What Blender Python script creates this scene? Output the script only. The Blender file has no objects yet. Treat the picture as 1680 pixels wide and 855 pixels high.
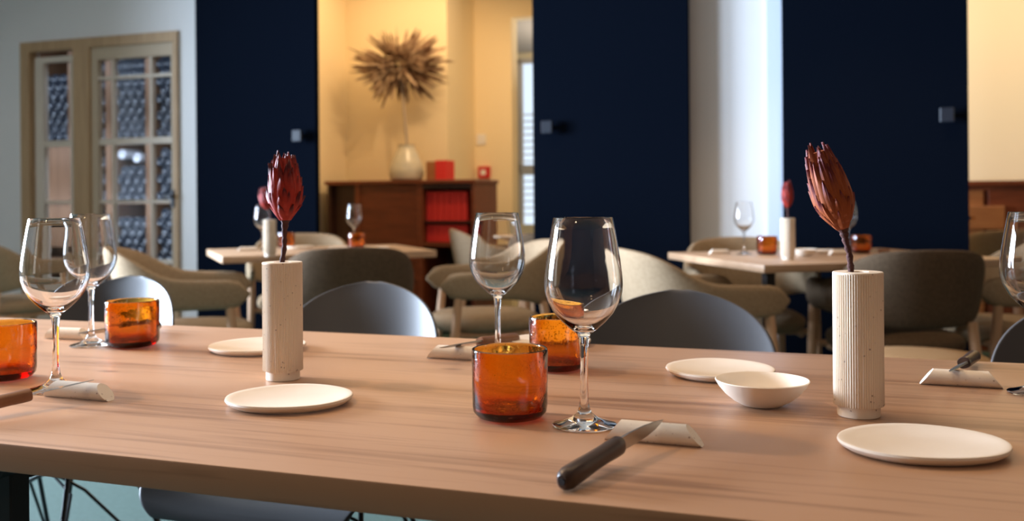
import bpy, bmesh, math, random
from mathutils import Vector, Matrix
PI = math.pi
sc = bpy.context.scene
C = sc.collection
R = math.radians
# ------------------------------------------------------------------ camera geometry (photo is 1680 x 855)
F, CX, HY, ROLL, HC = 1600.0, 840.0, 326.0, 0.0075, 1.007
CS, SN = math.cos(R(19.8)), math.sin(R(19.8))      # the room stands turned by 19.8 degrees to the camera
def level(x, y):
    dx, dy = x - CX, y - HY
    return dx - dy * ROLL, dy + dx * ROLL
def P(x, y, z=0.75):                                # pixel -> point on the horizontal plane z
    a, b = level(x, y)
    Z = F * (HC - z) / b
    return Vector((a * Z / F, Z, z))
def PZ(x, y, Z):                                    # pixel -> point at depth Z
    a, b = level(x, y)
    return Vector((a * Z / F, Z, HC - b * Z / F))
def UV(u, v, z=0.0): return Vector((u * CS + v * SN, -u * SN + v * CS, z))
def toUV(p): return (p.x * CS - p.y * SN, p.x * SN + p.y * CS)
def PV(x, y, v):                                    # pixel -> (u, z) on the upright room plane v
    a, b = level(x, y)
    Z = v / (CS + a * SN / F)
    p = Vector((a * Z / F, Z, HC - b * Z / F))
    return toUV(p)[0], p.z
RZ = -R(19.8)                                       # rotation of everything square to the room

cam = bpy.data.cameras.new('camera'); co = bpy.data.objects.new('camera', cam); C.objects.link(co)
co.location = (0, 0, HC)
co.rotation_euler = (Matrix.Rotation(R(90), 4, 'X') @ Matrix.Rotation(-ROLL, 4, 'Z')).to_euler()
cam.sensor_width = 36; cam.lens = 36 * F / 1680
cam.shift_y = -(427.5 - HY) / 1680
cam.dof.use_dof = True; cam.dof.focus_distance = 1.2; cam.dof.aperture_fstop = 5.0
cam.clip_start = 0.02
sc.camera = co
sc.view_settings.view_transform = 'Standard'; sc.view_settings.look = 'None'
sc.view_settings.gamma = 1; sc.view_settings.use_curve_mapping = False
sc.view_settings.exposure = 0.0
sc.cycles.use_denoising = True
sc.cycles.max_bounces = 14; sc.cycles.transmission_bounces = 14; sc.cycles.transparent_max_bounces = 12
sc.cycles.sample_clamp_indirect = 6
w = bpy.data.worlds.new('sky'); sc.world = w; w.use_nodes = True
bg = w.node_tree.nodes['Background']; bg.inputs[0].default_value = (0.72, 0.85, 1.0, 1); bg.inputs[1].default_value = 1.2

def area(name, loc, target, sx, sy, power, col, spread=180):
    d = bpy.data.lights.new(name, 'AREA'); d.shape = 'RECTANGLE'; d.size = sx; d.size_y = sy
    d.energy = power; d.color = col; d.spread = R(spread)
    o = bpy.data.objects.new(name, d); C.objects.link(o); o.location = loc
    z = (Vector(loc) - Vector(target)).normalized()
    ax = UV(1, 0) if abs(z.z) > .5 else UV(0, 1)                # the long side runs with the room
    x = (ax - z * ax.dot(z)).normalized(); y = z.cross(x)
    o.rotation_euler = Matrix((x, y, z)).transposed().to_euler()
    return o
def spot(name, loc, target, power, col, size=70, rad=0.05, blend=0.6):
    d = bpy.data.lights.new(name, 'SPOT'); d.energy = power; d.color = col; d.spot_size = R(size)
    d.spot_blend = blend; d.shadow_soft_size = rad
    o = bpy.data.objects.new(name, d); C.objects.link(o); o.location = loc
    o.rotation_euler = (Vector(target) - Vector(loc)).to_track_quat('-Z', 'Y').to_euler()
    return o
WARM = (1.0, 0.66, 0.36)
DAY = (0.66, 0.80, 1.0)
UL = -6.9                                           # left wall with the windows
WINV = ((0.75, 1.85), (2.25, 3.35))
for a_, b_ in WINV:
    area('window_daylight', UV(UL - 0.02, (a_ + b_) / 2, 1.6), UV(0, (a_ + b_) / 2, 1.6), b_ - a_, 1.9, 385 * (b_ - a_), DAY, 100)
# ceiling lamps of the dining room (recessed warm downlights; one is added front fill)
spot('ceiling_spot', UV(-2.0, 1.25, 2.82), UV(-0.2, 1.15, 0.75), 85, WARM, 80, 0.05)
spot('ceiling_spot', UV(0.6, 2.3, 2.82), UV(0.3, 1.5, 0.75), 12, WARM, 95, 0.05)
spot('ceiling_spot', UV(-0.9, -1.3, 2.82), UV(-0.4, 1.4, 0.6), 34, WARM, 100, 0.12)  # unseen, added as warm front fill on vases and table edge
spot('ceiling_spot', UV(-2.4, 4.3, 2.82), UV(-2.3, 4.3, 0.7), 60, WARM, 100, 0.05)
spot('ceiling_spot', UV(-0.1, 4.4, 2.82), UV(0.1, 4.3, 0.7), 60, WARM, 100, 0.05)
area('ceiling_panel_light', UV(-1.0, 1.7, 2.84), UV(-1.0, 1.7, 0), 3.0, 1.0, 18, (1.0, 0.62, 0.32))
# yellow room
spot('yellow_room_spot', UV(-2.45, 5.85, 2.7), UV(-3.7, 7.1, 1.45), 54, WARM, 110, 0.06)
area('yellow_room_light', UV(-2.6, 6.4, 2.8), UV(-2.6, 6.5, 0), 2.4, 0.8, 24, (1.0, 0.7, 0.4))
area('yellow_room_light', UV(0.9, 6.4, 2.8), UV(0.9, 6.8, 0), 2.4, 0.8, 30, (1.0, 0.7, 0.4))
area('far_room_fill', UV(-2.0, 9.0, 1.9), UV(-2.0, 9.0, 3), 1.0, 1.0, 45, (1, 0.95, 0.9))  # unseen, added pointing up to brighten the far room's ceiling
for z_ in (2.12, 1.48, 1.02):                          # unseen strips added behind the door rails to raise glints on the bottles
    area('cellar_glint_fill', UV(-5.4, 5.72, z_), UV(-5.4, 6.05, z_ - .45), 2.2, 0.05, 9, (0.66, 0.80, 1.0))

# ------------------------------------------------------------------ materials
def mat(name, col, rough=0.5, metal=0.0, noise=None, bump=None, spec=0.5, coat=0.0, trans=0.0, ior=1.45, sheen=0.0):
    m = bpy.data.materials.new(name); m.use_nodes = True
    nt = m.node_tree; b = nt.nodes['Principled BSDF']
    b.inputs['Base Color'].default_value = (*col, 1); b.inputs['Roughness'].default_value = rough
    b.inputs['Metallic'].default_value = metal; b.inputs['Specular IOR Level'].default_value = spec
    b.inputs['Coat Weight'].default_value = coat; b.inputs['Transmission Weight'].default_value = trans
    b.inputs['IOR'].default_value = ior; b.inputs['Sheen Weight'].default_value = sheen
    tc = nt.nodes.new('ShaderNodeTexCoord')
    if noise:                                       # (scale, colour 2, low, high, stretch xyz)
        mp = nt.nodes.new('ShaderNodeMapping'); mp.inputs['Scale'].default_value = noise[4] if len(noise) > 4 else (1, 1, 1)
        n = nt.nodes.new('ShaderNodeTexNoise'); n.inputs['Scale'].default_value = noise[0]; n.inputs['Detail'].default_value = 6
        r = nt.nodes.new('ShaderNodeValToRGB'); r.color_ramp.elements[0].position = noise[2]; r.color_ramp.elements[1].position = noise[3]
        r.color_ramp.elements[0].color = (*noise[1], 1); r.color_ramp.elements[1].color = (*col, 1)
        nt.links.new(tc.outputs['Object'], mp.inputs[0]); nt.links.new(mp.outputs[0], n.inputs['Vector'])
        nt.links.new(n.outputs[0], r.inputs[0]); nt.links.new(r.outputs[0], b.inputs['Base Color'])
    if bump:                                        # (scale, strength, distance)
        n2 = nt.nodes.new('ShaderNodeTexNoise'); n2.inputs['Scale'].default_value = bump[0]; n2.inputs['Detail'].default_value = 4
        bp = nt.nodes.new('ShaderNodeBump'); bp.inputs['Strength'].default_value = bump[1]; bp.inputs['Distance'].default_value = bump[2]
        nt.links.new(tc.outputs['Object'], n2.inputs['Vector']); nt.links.new(n2.outputs[0], bp.inputs['Height'])
        nt.links.new(bp.outputs[0], b.inputs['Normal'])
    return m

def wood_table(name, light, dark, knot, rough, plank=0.0):
    m = bpy.data.materials.new(name); m.use_nodes = True
    nt = m.node_tree; N = nt.nodes; L = nt.links; b = N['Principled BSDF']; b.inputs['Roughness'].default_value = rough
    tc = N.new('ShaderNodeTexCoord')
    mp = N.new('ShaderNodeMapping'); mp.inputs['Scale'].default_value = (1.8, 42, 42); L.new(tc.outputs['Object'], mp.inputs[0])
    n1 = N.new('ShaderNodeTexNoise'); n1.inputs['Scale'].default_value = 1.6; n1.inputs['Detail'].default_value = 8; n1.inputs['Distortion'].default_value = 0.6
    L.new(mp.outputs[0], n1.inputs['Vector'])
    mp2 = N.new('ShaderNodeMapping'); mp2.inputs['Scale'].default_value = (0.8, 6, 6); L.new(tc.outputs['Object'], mp2.inputs[0])
    n2 = N.new('ShaderNodeTexNoise'); n2.inputs['Scale'].default_value = 1.5; n2.inputs['Detail'].default_value = 3; L.new(mp2.outputs[0], n2.inputs['Vector'])
    mx = N.new('ShaderNodeMath'); mx.operation = 'ADD'; L.new(n1.outputs[0], mx.inputs[0]); L.new(n2.outputs[0], mx.inputs[1])
    r = N.new('ShaderNodeValToRGB'); r.color_ramp.elements[0].position = 0.72; r.color_ramp.elements[1].position = 1.12
    r.color_ramp.elements[0].color = (*dark, 1); r.color_ramp.elements[1].color = (*light, 1)
    h = N.new('ShaderNodeMath'); h.operation = 'MULTIPLY'; h.inputs[1].default_value = 1.0
    L.new(mx.outputs[0], h.inputs[0]); L.new(h.outputs[0], r.inputs[0])
    # knots
    mp3 = N.new('ShaderNodeMapping'); mp3.inputs['Scale'].default_value = (2.2, 4.6, 1); L.new(tc.outputs['Object'], mp3.inputs[0])
    vo = N.new('ShaderNodeTexVoronoi'); vo.inputs['Scale'].default_value = 1.7; L.new(mp3.outputs[0], vo.inputs['Vector'])
    rk = N.new('ShaderNodeValToRGB'); rk.color_ramp.elements[0].position = 0.01; rk.color_ramp.elements[1].position = 0.085
    rk.color_ramp.elements[0].color = (0.75, 0.75, 0.75, 1); rk.color_ramp.elements[1].color = (0, 0, 0, 1)
    L.new(vo.outputs['Distance'], rk.inputs[0])
    mix = N.new('ShaderNodeMix'); mix.data_type = 'RGBA'
    L.new(rk.outputs[0], mix.inputs[0]); L.new(r.outputs[0], mix.inputs[6]); mix.inputs[7].default_value = (*knot, 1)
    L.new(mix.outputs[2], b.inputs['Base Color'])
    bp = N.new('ShaderNodeBump'); bp.inputs['Strength'].default_value = 0.12; bp.inputs['Distance'].default_value = 0.001
    L.new(n1.outputs[0], bp.inputs['Height']); L.new(bp.outputs[0], b.inputs['Normal'])
    return m

def stone(name, base, fleck, rough=0.8):
    m = mat(name, base, rough, bump=(400, 0.25, 0.0006))
    nt = m.node_tree; N = nt.nodes; L = nt.links; b = N['Principled BSDF']
    tc = N.new('ShaderNodeTexCoord')
    v = N.new('ShaderNodeTexVoronoi'); v.inputs['Scale'].default_value = 135
    n = N.new('ShaderNodeTexNoise'); n.inputs['Scale'].default_value = 60; n.inputs['Detail'].default_value = 3
    L.new(tc.outputs['Object'], v.inputs['Vector']); L.new(tc.outputs['Object'], n.inputs['Vector'])
    r1 = N.new('ShaderNodeValToRGB'); r1.color_ramp.elements[0].position = 0.08; r1.color_ramp.elements[1].position = 0.20
    r1.color_ramp.elements[0].color = (1, 1, 1, 1); r1.color_ramp.elements[1].color = (0, 0, 0, 1)
    r2 = N.new('ShaderNodeValToRGB'); r2.color_ramp.elements[0].position = 0.48; r2.color_ramp.elements[1].position = 0.56
    mu = N.new('ShaderNodeMath'); mu.operation = 'MULTIPLY'
    L.new(v.outputs['Distance'], r1.inputs[0]); L.new(n.outputs[0], r2.inputs[0]); L.new(r1.outputs[0], mu.inputs[0]); L.new(r2.outputs[0], mu.inputs[1])
    mix = N.new('ShaderNodeMix'); mix.data_type = 'RGBA'; L.new(mu.outputs[0], mix.inputs[0])
    mix.inputs[6].default_value = (*base, 1); mix.inputs[7].default_value = (*fleck, 1); L.new(mix.outputs[2], b.inputs['Base Color'])
    return m

M = {}
M['wood'] = wood_table('oak_tabletop', (0.46, 0.262, 0.150), (0.27, 0.137, 0.072), (0.13, 0.065, 0.035), 0.36)
M['wood_bg'] = wood_table('oak_tabletop_pale', (0.48, 0.31, 0.19), (0.37, 0.225, 0.13), (0.25, 0.15, 0.09), 0.4)
M['black'] = mat('black_steel', (0.012, 0.012, 0.013), 0.45)
M['wire'] = mat('black_wire', (0.010, 0.011, 0.013), 0.3)
M['shell'] = mat('grey_shell', (0.068, 0.067, 0.072), 0.42, spec=0.55)
M['fabric'] = mat('taupe_wool', (0.33, 0.24, 0.15), 0.95, noise=(90, (0.27, 0.19, 0.115), 0.35, 0.65), bump=(260, 0.5, 0.003), spec=0.2)
M['fabric_shaded'] = mat('taupe_wool_shaded', (0.115, 0.078, 0.048), 0.95, noise=(90, (0.085, 0.056, 0.034), 0.35, 0.65), bump=(260, 0.5, 0.003), spec=0.2)  # the taupe wool darkened: shade on the chair backs put into the colour
M['stoolwool'] = mat('honey_wool', (0.33, 0.20, 0.095), 0.95, bump=(260, 0.5, 0.003), spec=0.2)
M['legwood'] = mat('ash_leg', (0.56, 0.33, 0.19), 0.5, noise=(8, (0.45, 0.26, 0.14), 0.3, 0.7, (6, 6, 0.6)))
M['cream'] = mat('ceramic_cream', (0.80, 0.70, 0.58), 0.7, noise=(14, (0.76, 0.65, 0.53), 0.3, 0.7), bump=(300, 0.12, 0.0005))
M['stone'] = stone('travertine', (0.80, 0.685, 0.55), (0.30, 0.22, 0.17))
M['stone2'] = stone('travertine_bar', (0.82, 0.73, 0.62), (0.42, 0.33, 0.26))
M['glass'] = mat('clear_glass', (1, 1, 1), 0.0, trans=1.0, ior=1.47)
M['pane'] = mat('window_glass', (0.98, 0.99, 1.0), 0.0, trans=1.0, ior=1.08)
M['steel'] = mat('blade_steel', (0.50, 0.47, 0.43), 0.28, 1.0)
M['handle'] = mat('dark_walnut_handle', (0.055, 0.027, 0.017), 0.33, noise=(12, (0.025, 0.012, 0.008), 0.3, 0.7, (1, 9, 9)))
M['handle2'] = mat('warm_walnut_handle', (0.26, 0.115, 0.055), 0.38, noise=(12, (0.17, 0.07, 0.03), 0.3, 0.7, (1, 9, 9)))
M['navy'] = mat('navy_panel', (0.0030, 0.0048, 0.0095), 0.9, spec=0.0, bump=(120, 0.05, 0.001))
M['knob'] = mat('navy_knob', (0.014, 0.020, 0.032), 0.4)
M['wall'] = mat('white_plaster', (0.70, 0.70, 0.695), 0.9, bump=(90, 0.05, 0.002))
M['trimblue'] = mat('pale_blue', (0.60, 0.70, 0.85), 0.7)
M['brownwall'] = mat('brown_plaster', (0.19, 0.09, 0.045), 0.9)
M['yellow'] = mat('yellow_plaster', (0.88, 0.73, 0.46), 0.9, bump=(90, 0.05, 0.002))
M['ceil'] = mat('ceiling_paint', (0.42, 0.36, 0.29), 0.9)
M['carpet'] = mat('teal_carpet', (0.052, 0.098, 0.084), 0.98, noise=(60, (0.040, 0.078, 0.068), 0.3, 0.7), bump=(500, 0.5, 0.003))
M['oakframe'] = mat('oak_frame', (0.46, 0.31, 0.17), 0.6, noise=(6, (0.36, 0.23, 0.12), 0.3, 0.7, (6, 6, 0.5)))
M['creamframe'] = mat('pale_frame', (0.60, 0.53, 0.44), 0.6)
M['leafframe'] = mat('pale_oak_leaf', (0.46, 0.37, 0.26), 0.6)
M['rack'] = mat('brown_rack', (0.24, 0.125, 0.065), 0.6, noise=(6, (0.18, 0.09, 0.045), 0.3, 0.7, (6, 6, 0.5)))
M['bottle'] = mat('bottle_glass', (0.026, 0.034, 0.050), 0.22, spec=1.0)
M['tissue'] = mat('white_tissue', (0.7, 0.72, 0.78), 0.7)
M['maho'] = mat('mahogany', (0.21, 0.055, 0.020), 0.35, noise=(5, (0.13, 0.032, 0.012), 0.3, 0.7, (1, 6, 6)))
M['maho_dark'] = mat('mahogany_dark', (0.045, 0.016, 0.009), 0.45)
M['maho_light'] = mat('cherry_wood', (0.40, 0.16, 0.05), 0.4, noise=(5, (0.30, 0.11, 0.035), 0.3, 0.7, (1, 6, 6)))
M['red'] = mat('red_cloth_cover', (0.68, 0.030, 0.022), 0.6)
M['page'] = mat('book_pages', (0.45, 0.30, 0.2), 0.8)
M['glaze'] = mat('cream_glaze', (0.62, 0.55, 0.40), 0.22, noise=(9, (0.50, 0.46, 0.35), 0.35, 0.7, (1, 1, 2.5)))
M['dry'] = mat('dried_leaf', (0.56, 0.40, 0.25), 0.85, noise=(9, (0.17, 0.085, 0.04), 0.38, 0.6))
M['drystem'] = mat('dried_stem', (0.42, 0.34, 0.26), 0.8)
M['plastic'] = mat('white_plastic', (0.8, 0.78, 0.74), 0.4)
M['alarm'] = mat('red_plastic', (0.6, 0.02, 0.02), 0.4)
M['stem'] = mat('protea_stem', (0.075, 0.026, 0.022), 0.8, bump=(180, 0.9, 0.003))
M['white'] = mat('white_frame', (0.75, 0.75, 0.75), 0.5)

def amber():
    m = bpy.data.materials.new('amber_glass'); m.use_nodes = True
    nt = m.node_tree; N = nt.nodes; L = nt.links; b = N['Principled BSDF']
    b.inputs['Transmission Weight'].default_value = 1; b.inputs['IOR'].default_value = 1.46
    b.inputs['Roughness'].default_value = 0.03; b.inputs['Base Color'].default_value = (1, 1, 1, 1)
    va_ = N.new('ShaderNodeVolumeAbsorption'); va_.inputs['Color'].default_value = (0.955, 0.735, 0.08, 1); va_.inputs['Density'].default_value = 820
    L.new(va_.outputs[0], N['Material Output'].inputs['Volume'])
    tc = N.new('ShaderNodeTexCoord')
    v = N.new('ShaderNodeTexVoronoi'); v.inputs['Scale'].default_value = 210; L.new(tc.outputs['Object'], v.inputs['Vector'])
    r = N.new('ShaderNodeValToRGB'); r.color_ramp.elements[0].position = 0.0; r.color_ramp.elements[1].position = 0.26
    L.new(v.outputs['Distance'], r.inputs[0])
    n = N.new('ShaderNodeTexNoise'); n.inputs['Scale'].default_value = 28; n.inputs['Detail'].default_value = 2; L.new(tc.outputs['Object'], n.inputs['Vector'])
    b1 = N.new('ShaderNodeBump'); b1.inputs['Strength'].default_value = 0.35; b1.inputs['Distance'].default_value = 0.0006
    b2 = N.new('ShaderNodeBump'); b2.inputs['Strength'].default_value = 0.35; b2.inputs['Distance'].default_value = 0.004
    L.new(r.outputs[0], b1.inputs['Height']); L.new(n.outputs[0], b2.inputs['Height']); L.new(b2.outputs[0], b1.inputs['Normal'])
    L.new(b1.outputs[0], b.inputs['Normal'])
    return m
M['amber'] = amber()

def protea_mat(name, base, tip):
    m = bpy.data.materials.new(name); m.use_nodes = True
    nt = m.node_tree; N = nt.nodes; L = nt.links; b = N['Principled BSDF']; b.inputs['Roughness'].default_value = 0.6; b.inputs['Specular IOR Level'].default_value = 0.3
    at = N.new('ShaderNodeVertexColor'); at.layer_name = 'bract'     # how far along its bract a point lies (the bracts are tipped darker)
    n = N.new('ShaderNodeTexNoise'); n.inputs['Scale'].default_value = 70; n.inputs['Detail'].default_value = 3
    tc = N.new('ShaderNodeTexCoord'); L.new(tc.outputs['Object'], n.inputs['Vector'])
    a = N.new('ShaderNodeMath'); a.operation = 'MULTIPLY_ADD'; a.inputs[1].default_value = 0.7; a.inputs[2].default_value = -0.35
    L.new(n.outputs[0], a.inputs[0])
    s = N.new('ShaderNodeMath'); s.operation = 'ADD'; L.new(at.outputs[0], s.inputs[0]); L.new(a.outputs[0], s.inputs[1])
    r = N.new('ShaderNodeValToRGB'); r.color_ramp.elements[0].position = 0.15; r.color_ramp.elements[1].position = 0.8
    r.color_ramp.elements[0].color = (*base, 1); r.color_ramp.elements[1].color = (*tip, 1)
    L.new(s.outputs[0], r.inputs[0]); L.new(r.outputs[0], b.inputs['Base Color'])
    return m
M['protea'] = protea_mat('protea_red', (0.34, 0.022, 0.012), (0.075, 0.006, 0.010))
M['protea2'] = protea_mat('protea_rust', (0.29, 0.068, 0.017), (0.11, 0.009, 0.012))

# ------------------------------------------------------------------ mesh helpers
def box(bm, c, s, rz=0.0, rot=None):
    mtx = Matrix.Translation(Vector(c)) @ (rot if rot else Matrix.Rotation(rz, 4, 'Z')) @ Matrix.Diagonal((s[0], s[1], s[2], 1))
    return bmesh.ops.create_cube(bm, size=1, matrix=mtx)['verts']
def bbox(bm, x0, x1, y0, y1, z0, z1): return box(bm, ((x0+x1)/2, (y0+y1)/2, (z0+z1)/2), (abs(x1-x0), abs(y1-y0), abs(z1-z0)))
def bevel(bm, w_, seg=2):
    bmesh.ops.bevel(bm, geom=bm.edges[:], offset=w_, segments=seg, affect='EDGES', profile=0.5)
def lathe(bm, prof, n=48, close=False, rfun=None, z0=0):
    rings = []
    for (r, z) in prof:
        if r < 1e-6: rings.append([bm.verts.new((0, 0, z + z0))])
        else: rings.append([bm.verts.new(((rfun(r, z, 2*PI*k/n) if rfun else r) * math.cos(2*PI*k/n), (rfun(r, z, 2*PI*k/n) if rfun else r) * math.sin(2*PI*k/n), z + z0)) for k in range(n)])
    for i in range(len(rings) - 1):
        A, B = rings[i], rings[i+1]
        for k in range(n):
            k2 = (k + 1) % n
            if len(A) == 1 and len(B) == 1: continue
            if len(A) == 1: bm.faces.new((A[0], B[k2], B[k]))
            elif len(B) == 1: bm.faces.new((A[k], A[k2], B[0]))
            else: bm.faces.new((A[k], A[k2], B[k2], B[k]))
def tube(bm, pts, rad, n=10, caps=True, flat=1.0):
    pts = [Vector(p) for p in pts]
    rads = rad if isinstance(rad, (list, tuple)) else [rad] * len(pts)
    rings = []; up = None
    for i, p in enumerate(pts):
        d = (pts[min(i+1, len(pts)-1)] - pts[max(i-1, 0)]).normalized()
        if up is None: up = Vector((0, 0, 1)) if abs(d.z) < 0.9 else Vector((0, 1, 0))
        s = d.cross(up).normalized(); u = s.cross(d).normalized(); up = u
        rings.append([bm.verts.new(p + rads[i] * (math.cos(2*PI*k/n) * s + flat * math.sin(2*PI*k/n) * u)) for k in range(n)])
    for i in range(len(rings) - 1):
        for k in range(n): bm.faces.new((rings[i][k], rings[i][(k+1) % n], rings[i+1][(k+1) % n], rings[i+1][k]))
    if caps:
        bm.faces.new(rings[0][::-1]); bm.faces.new(rings[-1])
def sheet(bm, rows, closed_u=False):
    V = [[bm.verts.new(p) for p in row] for row in rows]
    for i in range(len(V) - 1):
        m = len(V[i])
        for k in range(m if closed_u else m - 1):
            bm.faces.new((V[i][k], V[i][(k+1) % m], V[i+1][(k+1) % m], V[i+1][k]))
    return V
def obj(name, bm, m, parent=None, smooth=True, loc=None, rz=None):
    bmesh.ops.recalc_face_normals(bm, faces=bm.faces)
    me = bpy.data.meshes.new(name); bm.to_mesh(me); bm.free(); me.materials.append(m)
    if smooth:
        for p in me.polygons: p.use_smooth = True
        try: me.set_sharp_from_angle(angle=R(38))
        except Exception: pass
    o = bpy.data.objects.new(name, me); C.objects.link(o)
    if parent: o.parent = parent
    if loc is not None: o.location = loc
    if rz is not None: o.rotation_euler = (0, 0, rz)
    return o
def tag(o, label, cat, group=None):
    o['label'] = label; o['category'] = cat
    if group: o['group'] = group
    return o
def thing(name, label, cat, loc=(0, 0, 0), rz=0.0, group=None):
    o = bpy.data.objects.new(name, None); C.objects.link(o); o.location = loc; o.rotation_euler = (0, 0, rz)
    o.empty_display_size = 0.05
    return tag(o, label, cat, group)
def struct(name, bm, m, smooth=False):
    o = obj(name, bm, m, None, smooth); o['kind'] = 'structure'; return o
def structuv(name, boxes, m):                       # boxes given in room axes
    bm = bmesh.new()
    for b_ in boxes: bbox(bm, *b_)
    o = obj(name, bm, m, None, False, (0, 0, 0), RZ); o['kind'] = 'structure'; return o
def copy_tree(o, parent=None):
    c = o.copy(); C.objects.link(c)
    if parent: c.parent = parent
    for ch in list(o.children): copy_tree(ch, c)
    return c
USED = set()
def place(proto, loc, label, group=None, rz=None, scale=None):
    if proto.name not in USED: USED.add(proto.name); o = proto
    else: o = copy_tree(proto)
    o.location = loc; o['label'] = label
    if rz is not None: o.rotation_euler = (0, 0, rz)
    if scale: o.scale = scale
    if group: o['group'] = group
    elif 'group' in o: del o['group']
    return o

# ------------------------------------------------------------------ room
HCEIL = 2.9
V0, V1 = 5.50, 5.66                                 # the wall behind the sliding panels
UR, VB, VF = 4.6, -3.4, 10.6
YV, YV2 = 7.10, 7.68                                # the yellow room's back wall and its deeper stretch
bm = bmesh.new(); bbox(bm, UL - .3, UR + .2, VB - .2, VF + .2, -0.1, 0)
f = obj('floor', bm, M['carpet'], None, False, (0, 0, 0), RZ); f['kind'] = 'structure'
structuv('ceiling', [(UL - .3, UR + .2, VB - .2, YV2 + 0.02, HCEIL, HCEIL + .1)], M['ceil'])
structuv('ceiling', [(-4.0, 0.4, YV2 + 0.16, VF + .2, 2.62, 2.7)], M['ceil'])
# left wall with its three windows
segs = []; prev = VB
for a_, b_ in WINV:
    segs.append((UL - .2, UL, prev, a_, 0, HCEIL)); segs.append((UL - .2, UL, a_, b_, 0, .62)); segs.append((UL - .2, UL, a_, b_, 2.58, HCEIL)); prev = b_
segs.append((UL - .2, UL, prev, V0, 0, HCEIL))
structuv('wall_left', segs, M['wall'])
n_w = 0
for a_, b_ in WINV:
    n_w += 1
    mid = (a_ + b_) / 2
    fr = [(UL - .14, UL - .08, a_, a_ + .05, .62, 2.58), (UL - .14, UL - .08, b_ - .05, b_, .62, 2.58), (UL - .14, UL - .08, mid - .03, mid + .03, .62, 2.58),
          (UL - .14, UL - .08, a_, b_, .62, .68), (UL - .14, UL - .08, a_, b_, 2.52, 2.58)]
    structuv('window_%d' % n_w, fr, M['white'])
structuv('wall_right', [(UR, UR + .2, VB, V0, 0, HCEIL)], M['brownwall'])
structuv('wall_right_yellow', [(UR, UR + .2, V0, VF, 0, HCEIL)], M['yellow'])
structuv('wall_near', [(UL, UR, VB - .2, VB, 0, HCEIL)], M['brownwall'])
# far wall: door hole to the cellar, then the openings behind the sliding panels
dL, dTop = PV(36, 66, V0); dR, _t = PV(293, 45, V0); dTop = 2.17
pe = [PV(x, 326, 5.42)[0] for x in (327, 523, 878, 1132, 1285, 1589)]
oA, oB, oC = pe[1] - 0.35, pe[2] + 0.25, pe[5] - 0.3
structuv('wall_far', [(UL, dL, V0, V1, 0, HCEIL), (dL, dR, V0, V1, dTop, HCEIL), (dR, oA, V0, V1, 0, HCEIL),
                      (oA, oB, V0, V1, 2.62, HCEIL), (oB, oC, V0, V1, 0, HCEIL), (oC, UR, V0, V1, 2.62, HCEIL)], M['wall'])
j0 = PV(1259, 326, 5.46)[0]
structuv('trim_1', [(j0, pe[4] + .06, 5.465, V0 + .005, 0, 2.62)], M['trimblue'])  # strip in an even pale blue, left of the third panel
structuv('trim_2', [(-3.6, UR, 5.40, 5.49, 2.63, 2.72)], M['navy'])
# yellow rooms
uA = PV(735, 326, YV)[0]; uB = PV(840, 200, YV2)[0]
structuv('wall_yellow', [(UL + 2.9, uA, YV, YV + .9, 0, HCEIL), (uA, uB, YV2, YV2 + .14, 0, HCEIL), (uB, uB + 1.1, YV2, YV2 + .14, 2.52, HCEIL),
                         (uB + 1.1, UR, YV2 - .3, YV2 + .14, 0, HCEIL), (UL + 2.7, UL + 2.9, V1, YV + .9, 0, HCEIL)], M['yellow'])
# far room behind the opening with its window
wv = 10.2
wl, wt = PV(846, 97, wv); wr = wl + 1.3; wb = 0.72
structuv('wall_far_room', [(-6.5, wl, wv, wv + .15, 0, 2.7), (wl, wr, wv, wv + .15, 0, wb), (wl, wr, wv, wv + .15, wt, 2.7), (wr, 0.6, wv, wv + .15, 0, 2.7),
                           (-6.5, -6.3, YV2 + .14, wv, 0, 2.7), (.4, .6, YV2 + .14, wv, 0, 2.7)], M['yellow'])
wz = PV(862, 278, wv)[1]
structuv('window_3', [(wl, wl + .06, wv + .02, wv + .08, wb, wt), (wr - .06, wr, wv + .02, wv + .08, wb, wt), (wl, wr, wv + .02, wv + .08, wz - .05, wz + .05),
                      (wl, wr, wv + .02, wv + .08, wt - .05, wt), (wl + .6, wl + .65, wv + .02, wv + .08, wb, wt)], M['creamframe'])
bmb = bmesh.new()
for k in range(16): bbox(bmb, wl, wr, wv + .20, wv + .24, wb + .1 + k * .075, wb + .115 + k * .075)
rail = obj('balcony_railing', bmb, M['white'], None, False, (0, 0, 0), RZ)
tag(rail, 'pale horizontal slats outside the bright window at the far end of the yellow room', 'railing')

# ------------------------------------------------------------------ sliding navy panels
DH = [(490, 223, 1), (899, 209, 1), (1553, 189, 1)]
for i in range(3):
    u0, u1 = pe[2*i], pe[2*i+1]
    bm = bmesh.new(); bbox(bm, u0, u1, 5.39, 5.435, 0.01, 2.64); bevel(bm, .002, 1)
    d = obj('door_%d' % (i + 2), bm, M['navy'], None, False, (0, 0, 0), RZ); d['kind'] = 'structure'
    ku, kz = PV(DH[i][0], DH[i][1], 5.36)
    bm = bmesh.new(); bbox(bm, ku - .033, ku + .033, 5.33, 5.35, kz - .037, kz + .037); bevel(bm, .004, 1); bbox(bm, ku - .012, ku + .012, 5.35, 5.39, kz - .012, kz + .012)
    obj('door_handle', bm, M['knob'], d, False)

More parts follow.
